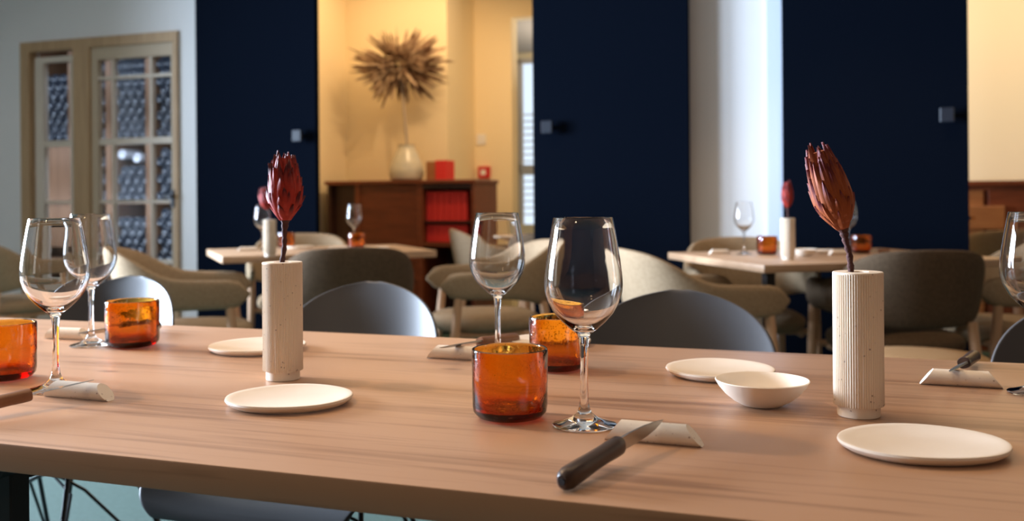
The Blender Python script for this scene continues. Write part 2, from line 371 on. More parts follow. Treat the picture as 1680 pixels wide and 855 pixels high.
# ------------------------------------------------------------------ cellar with its glazed door
CB = 6.75
structuv('wall_cellar', [(UL, UL + 2.72, CB, CB + .1, 0, 2.6), (UL - .1, UL, V1, CB, 0, 2.6), (UL + 2.62, UL + 2.72, V1, CB, 0, 2.6)], M['rack'])
structuv('ceiling_cellar', [(UL, UL + 2.72, V1, CB, 2.6, 2.68)], M['ceil'])
def duv(x): return PV(x, 200, V0)[0]
fx = lambda a_, b_, z0_, z1_, v0_=V0 - .02, v1_=V0 + .06: (a_, b_, v0_, v1_, z0_, z1_)
door = structuv('door_1', [fx(dL, duv(51), 0, dTop), fx(duv(287), dR, 0, dTop), fx(duv(51), duv(287), dTop - .07, dTop), fx(duv(123.5), duv(150), 0, dTop - .07)], M['oakframe'])
rowsY = [(PV(225, y, V0)[1], h_) for y, h_ in ((125, .022), (231, .045), (331, .022), (429, .03))]
bm = bmesh.new()
bbox(bm, duv(150), duv(161), V0, V0 + .045, 0, dTop - .07); bbox(bm, duv(281), duv(287), V0, V0 + .045, 0, dTop - .07)
bbox(bm, duv(161), duv(281), V0, V0 + .045, dTop - .16, dTop - .07); bbox(bm, duv(161), duv(281), V0, V0 + .045, 0, .35)
o_ = obj('door_leaf', bm, M['leafframe'], door, False)
bm = bmesh.new()
for zz, hh in rowsY: bbox(bm, duv(161), duv(281), V0 + .008, V0 + .037, zz - hh / 2, zz + hh / 2)
for x in (184.5, 247): bbox(bm, duv(x - 2), duv(x + 2), V0 + .006, V0 + .039, .35, dTop - .16)
obj('muntin', bm, M['creamframe'], door, False)
bm = bmesh.new(); bbox(bm, duv(54), duv(68), V0 + .02, V0 + .065, 0, dTop - .11); bbox(bm, duv(121.5), duv(123.5), V0 + .02, V0 + .065, 0, dTop - .11)
bbox(bm, duv(68), duv(121.5), V0 + .02, V0 + .065, dTop - .15, dTop - .11); bbox(bm, duv(68), duv(121.5), V0 + .02, V0 + .065, 0, .35)
obj('door_leaf', bm, M['creamframe'], door, False)
bm = bmesh.new()
for zz, hh in rowsY[1:3]: bbox(bm, duv(68), duv(121.5), V0 + .028, V0 + .057, zz - hh / 2, zz + hh / 2)
bbox(bm, duv(111), duv(115), V0 + .026, V0 + .059, .35, dTop - .15)
obj('muntin', bm, M['creamframe'], door, False)
bm = bmesh.new(); bbox(bm, duv(161), duv(281), V0 + .020, V0 + .024, .35, dTop - .16); obj('glass_pane', bm, M['pane'], door, False)
bm = bmesh.new(); bbox(bm, duv(68), duv(121.5), V0 + .041, V0 + .045, .35, dTop - .15); obj('glass_pane', bm, M['pane'], door, False)
ku, kz = PV(287, 326, V0)
bm = bmesh.new(); bbox(bm, ku - .012, ku + .012, V0 - .03, V0, kz - .06, kz + .06); bbox(bm, ku - .05, ku + .012, V0 - .06, V0 - .04, kz + .005, kz + .025); bbox(bm, ku - .005, ku + .005, V0 - .05, V0 - .02, kz + .005, kz + .025)
obj('door_handle', bm, M['black'], door, False)

# wine rack: uprights and shelves square to the room, bottles lying with their bases to the door
RV = 6.05
def ru(x): return PV(x, 200, RV)[0]
def rz_(y, x=225): return PV(x, y, RV)[1]
rack = thing('wine_rack', 'brown wooden wine rack full of bottles behind the glazed cellar door', 'rack', (0, 0, 0), RZ)
ups = [ru(52), ru(117), ru(178), ru(244), ru(300)]
for u_ in ups:
    bm = bmesh.new(); bbox(bm, u_ - .03, u_ + .03, RV, RV + .36, 0, 2.45); obj('upright', bm, M['rack'], rack, False)
shz = [rz_(229), rz_(332), rz_(431), rz_(560)]
for a_, b_ in zip(ups[:-1], ups[1:]):
    for z_ in shz:
        bm = bmesh.new(); bbox(bm, a_ + .03, b_ - .03, RV + .01, RV + .36, z_ - .012, z_ + .012); obj('shelf', bm, M['rack'], rack, False)
bm = bmesh.new(); bbox(bm, ups[0] - .03, ups[-1] + .03, RV + .361, RV + .38, 0, 2.45); obj('back_panel', bm, M['rack'], rack, False)
bm = bmesh.new(); bbox(bm, ups[0] + .031, ups[1] - .031, RV + .02, RV + .05, shz[1] - .35, shz[0] - .013); obj('front_board', bm, M['rack'], rack, False)
# one bottle, axis along +y (into the rack), base punt towards the door
bm = bmesh.new()
lathe(bm, [(0, .018), (.016, .012), (.024, .002), (.030, .0), (.0365, .004), (.0375, .012), (.0375, .175), (.034, .2), (.016, .225), (.0135, .235), (.0135, .285), (.015, .287), (.015, .3), (0, .3)], 20)
bmesh.ops.rotate(bm, verts=bm.verts, cent=(0, 0, 0), matrix=Matrix.Rotation(-PI/2, 3, 'X'))
bottle = obj('wine_bottle', bm, M['bottle'])
tag(bottle, '', 'bottle')
nb = 0
me_t = bottle.data.copy(); me_t.materials[0] = M['tissue']
def fill(a_, b_, zlo, zhi, label, group, gaps=()):
    """bottles in a compartment, stacked like cells of a honeycomb"""
    global nb
    wdt = b_ - a_; n = max(1, int((wdt + .002) / .0765)); row = 0; z = zlo + .0375
    pitch = wdt / n if n > 0 else .0765
    while z + .036 < zhi:
        m = n if row % 2 == 0 else max(1, n - 1)
        off = pitch / 2 if row % 2 == 0 else pitch if n > 1 else pitch / 2
        for k in range(m):
            u_ = a_ + off + k * pitch
            o = bottle if nb == 0 else bottle.copy()
            if nb: C.objects.link(o)
            nb += 1
            o.location = UV(u_, RV + .03 + random.uniform(0, .012), z); o.rotation_euler = (0, 0, RZ)
            o['label'] = label; o['category'] = 'bottle'; o['group'] = group
        z += (.0757 if n == 1 else max(.0655, math.sqrt(max(.0765**2 - (pitch/2)**2, .0655**2)))); row += 1
random.seed(4)
top = 2.20
cmps = [('far left', ups[0], ups[1]), ('narrow second', ups[1], ups[2]), ('third', ups[2], ups[3]), ('right-hand', ups[3], ups[4])]
lv = [('top', shz[0] + .012, top), ('upper middle', shz[1] + .012, shz[0] - .012), ('lower middle', shz[2] + .012, shz[1] - .012), ('bottom', shz[3] + .012, shz[2] - .012)]
for nm, a_, b_ in cmps:
    for ln, z0_, z1_ in lv:
        if nm == 'far left' and ln != 'top': continue
        if nm == 'far left': z1_ = rz_(112, 90)
        if nm == 'third' and ln == 'upper middle': z1_ = z0_ + (z1_ - z0_) * .68
        if nm == 'third' and ln == 'lower middle': z1_ = z0_ + (z1_ - z0_) * .85
        fill(a_ + .032, b_ - .032, z0_, z1_, 'dark wine bottle lying in the %s bay of the rack, %s tier' % (nm, ln), 'wine bottles in the %s bay, %s tier' % (nm, ln))
zt = shz[1] + .012 + (shz[0] - shz[1] - .024) * .68
for k, (fx_, t_) in enumerate(((.18, 0.03), (.62, .0))):
    o = bottle.copy(); o.data = me_t; C.objects.link(o)
    o.location = UV(ups[2] + .03 + (ups[3] - ups[2] - .06) * fx_, RV + .04, zt + .02 + t_); o.rotation_euler = (0, 0, RZ)
    o['label'] = ('left' if k == 0 else 'right') + ' one of two tissue-wrapped bottles on top of the dark pile'; o['category'] = 'bottle'; o['group'] = 'tissue-wrapped bottles on the pile'

# ------------------------------------------------------------------ main table
VN, VFAR = toUV(P(0, 727))[1], toUV(P(1200, 574.5))[1]
TU0, TU1 = -2.25, 1.35
tb = thing('dining_table', 'long knotty oak dining table in the foreground, on flat black steel legs', 'table', UV((TU0 + TU1) / 2, (VN + VFAR) / 2, 0), RZ)
hw, hd = (TU1 - TU0) / 2, (VFAR - VN) / 2
bm = bmesh.new(); bbox(bm, -hw, hw, -hd, hd, .719, .75); bevel(bm, .0025, 2); obj('tabletop', bm, M['wood'], tb)
legu = toUV(PZ(38, 810, 1.13))[0]
def tleg(u_, v_):
    bm = bmesh.new(); bbox(bm, u_ - .0135, u_ + .0135, v_ - .014, v_ + .014, 0, .7185); bevel(bm, .002, 1)
    o = obj('leg', bm, M['black'], tb, False)
    bm = bmesh.new()
    a = [bm.verts.new(p) for p in ((u_ + .0135, v_ - .03, .7185), (u_ + .035, v_ - .03, .7185), (u_ + .0135, v_ - .03, .700))]
    b = [bm.verts.new((v.co.x, v_ + .03, v.co.z)) for v in a]
    bm.faces.new(a); bm.faces.new(b[::-1])
    for k in range(3): bm.faces.new((a[k], b[k], b[(k+1) % 3], a[(k+1) % 3]))
    obj('gusset', bm, M['black'], o, False)
lu = legu - (TU0 + TU1) / 2
for u_ in (lu, hw - .5):
    tleg(u_, -hd + .06); tleg(u_, hd - .07)
    bm = bmesh.new(); bbox(bm, u_ - .013, u_ + .013, -hd + .0745, hd - .0845, .690, .7185); obj('crossbar', bm, M['black'], tb, False)

# ------------------------------------------------------------------ small table things: prototypes
def wine_glass():
    t = thing('wine_glass', '', 'glass')
    H = .2347
    bm = bmesh.new()
    out = [(.0, .1008), (.0052, .1010), (.0075, .1035), (.0150, .1090), (.0245, .1175), (.0335, .1275), (.0400, .1390), (.0435, .1510), (.0442, .1600), (.0436, .1720), (.0415, .1880), (.0388, .2050), (.0360, .2210), (.0334, .2343)]
    inn = [(.0331, H), (.0327, .2343), (.0352, .2210), (.0380, .2050), (.0407, .1880), (.0428, .1720), (.0433, .1600), (.0425, .1512), (.0389, .1398), (.0322, .1290), (.0232, .1198), (.0120, .1122), (0, .1090)]
    # bowl, stem and foot are blown as one body: outer skin from the foot up, then the inner skin down
    foot = [(0, .0012), (.020, .0008), (.034, .0), (.0362, .0008), (.0365, .0018), (.0345, .0030), (.0250, .0052), (.0150, .0092), (.0085, .0150), (.0058, .0220), (.0046, .0320), (.0041, .0500), (.0040, .0700), (.0046, .0880), (.0056, .0975)]
    lathe(bm, foot + out[2:] + inn, 64)
    o = obj('glass_body', bm, M['glass'], t)
    return t
def tumbler():
    t = None
    bm = bmesh.new()
    r, h = .0445, .082
    prof = [(0, .001), (.030, .0005), (.038, .003), (.0430, .009), (.0440, .016), (.0443, .05), (.0447, .078), (.0442, .0812), (.0430, .082), (.0418, .0812), (.0412, .078), (.0408, .05), (.0404, .018), (.037, .012), (.028, .0095), (0, .0088)]
    lathe(bm, prof, 64)
    o = obj('amber_tumbler', bm, M['amber']); tag(o, '', 'tumbler'); return o
def bud_vase():
    t = thing('bud_vase', '', 'vase')
    n = 64 * 6
    def rib(r, z, a):
        c = (math.cos(a * 62) + 1) / 2
        return r - .0017 * (1 - c ** .6)
    bm = bmesh.new()
    lathe(bm, [(.0240, .0125), (.0278, .0130), (.0285, .0140), (.0285, .09), (.0285, .1665)], n, rfun=rib)
    obj('ribbed_body', bm, M['stone'], t)
    bm = bmesh.new()
    lathe(bm, [(0, .0), (.0232, .0), (.0240, .001), (.0240, .0127), (.0, .0127)], 64); obj('foot', bm, M['stone'], t)
    bm = bmesh.new()
    lathe(bm, [(.0240, .1655), (.0282, .1655), (.0284, .1672), (.0276, .1682), (.0125, .1682), (.0118, .1675), (.0118, .12), (0, .12)], 64); obj('rim', bm, M['stone'], t)
    return t
def disc_plate():
    def rf(r, z, a): return r * (1 + .018 * math.cos(2*a + .5) + .012 * math.cos(3*a + 1.7) + .006 * math.sin(5*a))
    bm = bmesh.new()
    lathe(bm, [(0, .0), (.066, .0), (.0715, .0012), (.0775, .0038), (.0790, .0055), (.0784, .0071), (.0765, .0074), (.070, .0064), (.0, .0061)], 96, rfun=rf)
    o = obj('side_plate', bm, M['cream']); tag(o, '', 'plate'); return o
def bowl_():
    def rf(r, z, a): return r * (1 + .012 * math.cos(2*a + .3) + .008 * math.cos(3*a))
    bm = bmesh.new()
    lathe(bm, [(0, .001), (.019, .0), (.024, .0012), (.034, .0065), (.044, .0145), (.052, .024), (.0562, .0312), (.0552, .0322), (.0528, .0312), (.048, .0245), (.040, .0165), (.030, .0095), (.018, .006), (0, .0052)], 80, rfun=rf)
    o = obj('small_bowl', bm, M['cream']); tag(o, '', 'bowl'); return o
def knife_rest(L=.104, r=.0112, slant=.018):
    bm = bmesh.new(); n = 32; rings = []
    for e, s in ((0, -1), (1, 1)):
        ring = []
        for k in range(n):
            a = 2*PI*k/n; y = r * math.cos(a); z = r + r * math.sin(a)
            z = max(z, .0012)
            ring.append(bm.verts.new((s * (L/2 - slant * (z / (2*r)) ** 1.0), y, z - .0012)))
        rings.append(ring)
    for k in range(n): bm.faces.new((rings[0][k], rings[0][(k+1) % n], rings[1][(k+1) % n], rings[1][k]))
    bm.faces.new(rings[0]); bm.faces.new(rings[1][::-1])
    o = obj('knife_rest', bm, M['stone2']); tag(o, '', 'knife rest'); return o
def knife(name_mat):
    """lies along +x from the butt (x=0) to the point (x=.215), edge down"""
    t = thing('table_knife', '', 'knife')
    bm = bmesh.new(); L = .112
    secs = [(0, .0045, .0055), (.003, .0075, .0085), (.010, .0088, .0102), (.03, .0086, .0098), (.055, .0080, .0088), (.08, .0078, .0086), (.100, .0082, .0092), (.110, .0080, .0090), (L, .0074, .0084)]
    rows = []
    for x, hy, hz in secs:
        dz = -.0025 * (1 - x / L) ** 2
        rows.append([(x, hy * math.copysign(abs(math.cos(a)) ** .8, math.cos(a)), dz + hz * math.copysign(abs(math.sin(a)) ** .8, math.sin(a))) for a in [2*PI*k/20 for k in range(20)]])
    V = sheet(bm, rows, True); bm.faces.new(V[0][::-1]); bm.faces.new(V[-1])
    hd_ = obj('handle', bm, name_mat, t)
    bm = bmesh.new()
    tube(bm, [(-.0010, 0, -.0025), (.002, 0, -.0025)], [.0030, .0038], 14); obj('butt_cap', bm, M['black'], hd_)
    bm = bmesh.new()
    xs = [.104, .118, .135, .155, .175, .195, .207, .2155]
    top_ = [.0055, .0062, .0060, .0052, .0040, .0020, .0005, -.0010]
    bot_ = [-.0055, -.0075, -.0082, -.0084, -.0080, -.0062, -.0038, -.0014]
    rows = []
    for x, a, b in zip(xs, top_, bot_):
        w_ = .0016 * (1 - (x - .104) / .14)
        rows.append([(x, w_, a), (x, w_ * .9, (a*2+b)/3), (x, .00012, b), (x, -.00012, b), (x, -w_ * .9, (a*2+b)/3), (x, -w_, a)])
    V = sheet(bm, rows, True); bm.faces.new(V[0][::-1]); bm.faces.new(V[-1])
    obj('blade', bm, M['steel'], t)
    return t
def lay_knife(proto, butt, tip, roll, label, group=None, copyit=True):
    if proto.name not in USED: USED.add(proto.name); o = proto
    else: o = copy_tree(proto)
    d = Vector(tip) - Vector(butt); L = d.length; d.normalize()
    side = Vector((0, 0, 1)).cross(d).normalized(); up = d.cross(side)
    m = Matrix((d, side, up)).transposed() @ Matrix.Rotation(roll, 3, 'X')
    o.location = butt; o.rotation_mode = 'XYZ'; o.rotation_euler = m.to_euler(); o['label'] = label
    s = L / .2155; o.scale = (s, 1, 1)
    if group: o['group'] = group
    return o
def protea(seed, mt, H=.102, W=.030, taper=.42, tipflare=1.0, narrow=1.0):
    """dried protea: stem then a head of overlapping pointed bracts, base of head at z = 0"""
    rnd = random.Random(seed)
    t = thing('protea_flower', '', 'flower')
    def env(s):            # half width of the head along its height
        if s < .06: return W * (.18 + s / .06 * .20)
        if s < .38: return W * (.38 + .62 * math.sin((s - .06) / .32 * PI / 2))
        return W * (1 - taper * ((s - .38) / .62) ** 1.8)
    bm = bmesh.new()
    cl = bm.loops.layers.color.new('bract')
    ring = []
    K = 14
    for i in range(13):
        s = i / 12 * .93
        ring.append([(env(s) * .80 * math.cos(2*PI*k/K), env(s) * .80 * math.sin(2*PI*k/K), s * H) for k in range(K)])
    V = sheet(bm, ring, True); bm.faces.new(V[-1])
    for fc in bm.faces:
        for lp in fc.loops: lp[cl] = (.3, .3, .3, 1)
    rows_ = 9
    for r_ in range(rows_):
        s0 = .02 + .60 * (r_ / (rows_ - 1)) ** 1.05
        cnt = 7 + (r_ % 2) * 1 + int(3 * math.sin(PI * min(1, r_ / 5)))
        Lb = (.022 + .024 * min(1, r_ / 3.5) + .004 * rnd.random())
        if r_ > 5: Lb = .040
        for k in range(cnt):
            ang = 2*PI * (k + .5 * (r_ % 2) + rnd.uniform(-.13, .13)) / cnt
            Lk = Lb * rnd.uniform(.85, 1.15); wd = (.0085 + .0025 * math.sin(PI * min(1, r_ / 6))) * rnd.uniform(.9, 1.1)
            flare = rnd.uniform(.0004, .0042) * tipflare if r_ < 7 else rnd.uniform(-.001, .001)
            pts = []
            NS = 8
            for j in range(NS + 1):
                q = j / NS; s = s0 + q * Lk / H
                rr = env(min(s, 1)) * (.84 + .05 * (8 - r_) / 8) + .0012 + flare * q ** 2.2
                if s > 1: rr -= (s - 1) * .02
                wj = wd * ((.62 + .38 * q / .35) if q < .35 else ((1 - q) / .65) ** .8) + 1e-5
                row = []
                for e in (-1, -.5, 0, .5, 1):
                    da = e * wj / max(rr, .006)
                    bulge = .0016 * (1 - e * e)
                    row.append(((rr + bulge - .0014 * abs(e)) * math.cos(ang + da), (rr + bulge - .0014 * abs(e)) * math.sin(ang + da), s * H))
                pts.append(row)
            nf0 = len(bm.faces)
            Vv = sheet(bm, pts)
            bm.faces.ensure_lookup_table()
            shade = rnd.uniform(-.22, .22)
            for fc in bm.faces[nf0:]:
                for lp in fc.loops:
                    q = ((lp.vert.co.z / H) - s0) * H / Lk
                    v_ = max(0, min(1, q + shade)); lp[cl] = (v_, v_, v_, 1)
    if narrow != 1: bmesh.ops.scale(bm, vec=(narrow, narrow, 1), verts=bm.verts)
    o = obj('flower_head', bm, mt, t)
    md = o.modifiers.new('thickness', 'SOLIDIFY'); md.thickness = .0006
    return t

g_glass, g_tumb, g_vase, g_plate, g_rest = wine_glass(), tumbler(), bud_vase(), disc_plate(), knife_rest()
T = .75 + .0003
def at(x, y, z=.75): p = P(x, y, z); return (p.x, p.y, T)
# ---- on the main table
place(g_glass, at(959, 699), 'largest clear wine glass, in front of the dark panel with the knife beside its foot')
place(g_glass, at(92, 640), 'clear wine glass at the left edge, behind the stone rest with a knife')
place(g_glass, at(150, 567), 'smaller-looking wine glass at the far left edge, beside the orange tumbler')
place(g_glass, at(817, 594), 'clear wine glass standing directly behind the front orange tumbler', )
place(g_glass, at(1703, 646), 'wine glass cut off by the right edge of the picture')
place(g_tumb, at(837, 686), 'large amber glass tumbler in the middle foreground')
place(g_tumb, at(914, 607), 'bubbly amber tumbler behind the tall front wine glass', scale=(.93, .93, .98))
place(g_tumb, at(217.5, 568.5), 'amber tumbler near the far edge in front of the left grey shell chair', scale=(1.03, 1.03, 1))
place(g_tumb, at(6, 622), 'amber tumbler cut off by the left edge of the picture')
va = at(464.5, 622); vb = at(1409, 682)
place(g_vase, va, 'left ribbed beige stone bud vase holding an upright dark red protea')
place(g_vase, vb, 'right ribbed beige stone bud vase holding a leaning rust red protea')
def plate(x, y, wpx, dpx_far, dpx_near, lab, rz=0.0, grp=None, thick=1.45):
    p = P(x, y); sc_x = (wpx / F * p.y) / .158
    dd = (P(x, dpx_far).y - P(x, dpx_near).y) / .158
    return place(g_plate, (p.x, p.y, T), lab, grp, rz=0, scale=(sc_x, dd, thick))
plate(423, 574.5, 154, 563, 588, 'round cream side plate behind the left ribbed vase')
plate(475.5, 662, 203, 644, 686, 'round cream side plate on the oak table in front of the left ribbed vase')
plate(1181, 614.5, 172, 600, 634, 'round cream side plate touching the small bowl from behind')
plate(1513, 739, 264, 711.5, 775, 'largest round cream side plate, at the right front corner of the view')
plate(902, 566, 132, 557, 577, 'cream side plate almost hidden behind the bubbly amber tumbler')
bw = bowl_(); bw.location = at(1250, 665.5); bw['label'] = 'small cream bowl beside the round plate, left of the right vase'
def rest(x0, y0, x1, y1, lab, grp=None):
    a, b = P(x0, y0), P(x1, y1)
    d = b - a; nrm = Vector((-d.y, d.x, 0)).normalized()
    if nrm.y < 0: nrm = -nrm
    c = (a + b) / 2 + nrm * .0075
    return place(g_rest, (c.x, c.y, T), lab, grp, rz=math.atan2(d.y, d.x), scale=(d.length / .104, 1, 1))
rest(989, 722, 1153, 736, 'pale stone knife rest beside the foot of the largest wine glass')
rest(69, 651, 176, 660, 'pale stone knife rest before the left wine glass, knife pointing right across it')
rest(71, 556, 141, 559, 'pale stone knife rest at the far left behind the left wine glass stem')
rest(698, 588, 806, 594, 'pale stone knife rest sticking out left of the front amber tumbler')
rest(1508, 631, 1648, 639, 'pale stone knife rest right of the right vase with a knife on it')
k1 = knife(M['handle']); k2 = knife(M['handle2'])
lay_knife(k1, P(922, 786, .7625), P(1088, 687, .7765), R(0), 'dark handled knife in the foreground, its point on the stone rest')
lay_knife(k2, P(-78, 677, .7645), P(153, 623.5, .7765), R(-97), 'brown handled knife entering from the left edge, blade across the stone rest')
lay_knife(k1, P(262, 533, .7625), P(128, 546, .7765), R(-50), 'knife on the far left rest, its handle behind the amber tumbler')
lay_knife(k2, P(849, 553.5, .7625), P(722, 570, .7775), R(-62), 'brown handled knife lying behind the front amber tumbler')
lay_knife(k1, P(1601, 583, .7625), P(1560, 609.5, .7775), R(-70), 'knife with a curved blade on the right stone rest, handle away')

def flower(seed, mt, vase_top, head_base, head_top, label, W=.030, flare=1.0, group=None, taper=.42):
    H = (Vector(head_top) - Vector(head_base)).length
    t = protea(seed, mt, H=H / 1.02, W=W, tipflare=flare, taper=taper)
    d = (Vector(head_top) - Vector(head_base)).normalized()
    q = Vector((0, 0, 1)).rotation_difference(d)
    t.location = head_base; t.rotation_euler = q.to_euler(); t['label'] = label
    inv = q.inverted()
    loc = lambda p: inv @ (Vector(p) - Vector(head_base))
    a, b = Vector(vase_top) - Vector((0, 0, .03)), Vector(head_base)
    pts = [a, Vector(vase_top), (Vector(vase_top) * .6 + b * .4) + Vector((.0016, 0, 0)), (Vector(vase_top) * .25 + b * .75), b, b + d * .01]
    bm = bmesh.new()
    fine = []; rr = []
    for i in range(len(pts) - 1):
        for j in range(5):
            q_ = j / 5; fine.append(loc(pts[i].lerp(pts[i+1], q_)))
            rr.append(.0036 + .0007 * math.sin(len(fine) * 2.1) + (.0055 * max(0, (i + q_ - 2.6) / 2.4) ** 1.6))
    tube(bm, fine, rr, 12); obj('stem', bm, M['stem'], t)
    if group: t['group'] = group
    return t
Zl, Zr = P(464.5, 622).y, P(1409, 682).y
flower(3, M['protea'], PZ(463, 430, Zl), PZ(468, 364, Zl), PZ(466, 250, Zl + .004), 'dark red dried protea head standing upright in the left ribbed vase', W=.0245, flare=1.3)
flower(8, M['protea2'], PZ(1396, 441, Zr), PZ(1384, 378, Zr), PZ(1337, 237, Zr), 'rust red dried protea head leaning left in the right ribbed vase', W=.0232, flare=.45, taper=.52)

# ------------------------------------------------------------------ grey shell chairs
def shell_chair():
    t = thing('shell_chair', '', 'chair')
    prof = [(.278, .398), (.272, .424), (.245, .442), (.17, .448), (.08, .440), (0, .434), (-.08, .436), (-.14, .450), (-.185, .485), (-.212, .54), (-.228, .60), (-.240, .66), (-.250, .71), (-.258, .75), (-.264, .78), (-.268, .802), (-.270, .813)]
    halfw = [.195, .225, .243, .252, .250, .238, .218, .212, .205, .205, .206, .203, .192, .166, .128, .075, .012]
    rows = []; ns = 17
    m = len(prof)
    for i, ((y, z), hw_) in enumerate(zip(prof, halfw)):
        a = prof[max(i-1, 0)]; b = prof[min(i+1, m-1)]
        ty, tz = b[0] - a[0], b[1] - a[1]; l = math.hypot(ty, tz); ny, nz = tz / l, -ty / l        # normal towards the sitter
        if ny < 0 and i > 8: ny, nz = -ny, -nz
        if nz < 0 and i <= 8: ny, nz = -ny, -nz
        curl = .045 if i < 6 else (.075 if i < 10 else .062)
        if i < 3: curl = .008 * i
        row = []
        for k in range(ns):
            s = -1 + 2 * k / (ns - 1); x = hw_ * math.sin(s * PI / 2 * .92) / math.sin(PI / 2 * .92)
            q = (abs(x) / .21) ** 2.3 * curl
            row.append((x, y + ny * q, z + nz * q))
        rows.append(row)
    bm = bmesh.new(); sheet(bm, rows)
    s = obj('shell_seat', bm, M['shell'], t)
    md = s.modifiers.new('thickness', 'SOLIDIFY'); md.thickness = .007; md.offset = -1
    md = s.modifiers.new('smooth', 'SUBSURF'); md.levels = 2; md.render_levels = 2
    for sx in (-1, 1):
        for sy in (-1, 1):
            bm = bmesh.new()
            fx_, fy_ = sx * .235, sy * .225
            tube(bm, [(sx * .10, sy * .045, .405), (sx * .155, sy * .085, .395), (fx_, fy_, .008)], .0055, 10)
            tube(bm, [(sx * .055, sy * .13, .405), (sx * .085, sy * .155, .395), (fx_ * .985, fy_, .008)], .0050, 10)
            lathe_bm = bm; tube(bm, [(fx_, fy_, 0), (fx_, fy_, .014)], .011, 12)
            obj('leg', bm, M['wire'], t)
    for sy in (-1, 1):
        bm = bmesh.new()
        tube(bm, [(-.225, sy * .215, .05), (-.09, sy * .02, .33), (0, 0, .37), (.09, sy * .02, .33), (.225, sy * .215, .05)], .0038, 8)
        obj('brace', bm, M['wire'], t)
    bm = bmesh.new(); tube(bm, [(-.11, -.05, .405), (.11, -.05, .405)], .008, 10); tube(bm, [(-.11, .05, .405), (.11, .05, .405)], .008, 10); tube(bm, [(0, -.13, .408), (0, .13, .408)], .008, 10)
    obj('mount', bm, M['wire'], t)
    return t
shc = shell_chair()
def shell_at(xpx, ypx, vseat, label, turn=0):
    a, b = level(xpx, ypx); Z = (vseat + .25) / (CS + a * SN / F); X = a * Z / F
    u_, v_ = toUV(Vector((X, Z, 0)))
    place(shc, UV(u_, vseat, 0), label, rz=R(160.2 + turn))
shell_at(203, 450, 1.80, 'dark grey moulded shell chair behind the left amber tumbler', -4)
shell_at(607, 460, 1.80, 'dark grey moulded shell chair behind the left ribbed vase', 0)
shell_at(1124, 478, 1.78, 'dark grey moulded shell chair behind the largest wine glass', 3)
shell_at(1815, 500, 1.80, 'dark grey moulded shell chair at the right edge of the view', 0)

# ------------------------------------------------------------------ upholstered armchairs
def armchair(fab, nm='armchair'):
    t = thing(nm, '', 'armchair')
    def plan(a):                   # a from -1 (left arm front) round the back to 1; returns x, y and outward normal
        ang = a * R(118)
        x = .275 * math.copysign(abs(math.sin(ang)) ** .75, math.sin(ang)); y = -.255 * math.cos(ang)
        if abs(a) > .72:
            e = (abs(a) - .72) / .28; y = y + e * .14
        return x, y + .02
    NN = 49; rows = []
    for i in range(NN):
        a = -1 + 2 * i / (NN - 1)
        x, y = plan(a); x2, y2 = plan(min(1, a + .02)); x1, y1 = plan(max(-1, a - .02))
        tx, ty = x2 - x1, y2 - y1; l = math.hypot(tx, ty); nx, ny = ty / l, -tx / l     # outward
        if nx * x + ny * (y - .02) < 0: nx, ny = -nx, -ny
        k = abs(a)
        s = 1 / (1 + math.exp((k - .45) * 10))                                 # 1 at the back, 0 at the arms
        ztop = .675 + .135 * s; zbot = .555 - .045 * s
        th = .024 - .002 * s
        endf = 1.0
        if k > .90: endf = math.sqrt(max(0.0, 1 - ((k - .90) / .10) ** 2)) * .85 + .15
        zc, hh = (ztop + zbot) / 2, (ztop - zbot) / 2 * endf; th *= (.45 + .55 * endf)
        lean = .03 * s
        row = []
        for q in range(20):
            an = 2 * PI * q / 20
            cu, cv = math.cos(an), math.sin(an)
            du = th * math.copysign(abs(cu) ** .7, cu); dv = hh * math.copysign(abs(cv) ** .55, cv)
            out = du + lean * (dv / max(hh, .001)) + lean
            row.append((x + nx * out, y + ny * out, zc + dv))
        rows.append(row)
    bm = bmesh.new(); V = sheet(bm, rows, True); bm.faces.new(V[0]); bm.faces.new(V[-1][::-1])
    b = obj('backrest', bm, fab, t)
    # seat cushion
    bm = bmesh.new(); rows = []
    for (s_, z_) in ((.02, .392), (.80, .392), (.93, .398), (1.0, .415), (1.02, .436), (.99, .456), (.90, .470), (.6, .480), (.02, .484)):
        row = []
        for k in range(40):
            an = 2 * PI * k / 40
            cx_, sy_ = math.cos(an), math.sin(an)
            row.append((.238 * s_ * math.copysign(abs(cx_) ** .72, cx_), .25 * s_ * math.copysign(abs(sy_) ** .72, sy_) + .035, z_))
        rows.append(row)
    V = sheet(bm, rows, True); bm.faces.new(V[0]); bm.faces.new(V[-1][::-1])
    obj('seat', bm, fab, t)
    for sx in (-1, 1):
        bm = bmesh.new(); tube(bm, [(sx * .262, .20, .57), (sx * .262, .215, .42), (sx * .272, .245, 0)], [.019, .020, .012], 14); obj('leg', bm, M['legwood'], t)
        bm = bmesh.new(); tube(bm, [(sx * .195, -.205, .53), (sx * .200, -.225, .40), (sx * .225, -.285, 0)], [.019, .020, .012], 14); obj('leg', bm, M['legwood'], t)
    bm = bmesh.new()
    for y_ in (.20, -.20): tube(bm, [(-.25 if y_ > 0 else -.2, y_, .40), (.25 if y_ > 0 else .2, y_, .40)], .014, 10)
    for x_ in (-.2, .2): tube(bm, [(x_, -.2, .385), (x_, .2, .385)], .012, 10)
    obj('seat_frame', bm, M['legwood'], t)
    return t
arm = armchair(M['fabric'])
armd = armchair(M['fabric_shaded'])
def put_chair(proto, X, Z, face, label): place(proto, (X, Z, 0), label, rz=R(face - 90))
put_chair(arm, -1.44, 4.28, 14, 'beige armchair seen from the side in front of the cellar door, facing right')
put_chair(arm, -1.22, 5.62, -79, 'beige armchair on the far side of the left background table, against the navy panel')
put_chair(armd, -.745, 4.38, 104, 'armchair shaded brown, its back to us, at the left background table')
put_chair(arm, -.10, 4.66, 192, 'beige armchair at the right end of the left background table, facing left')
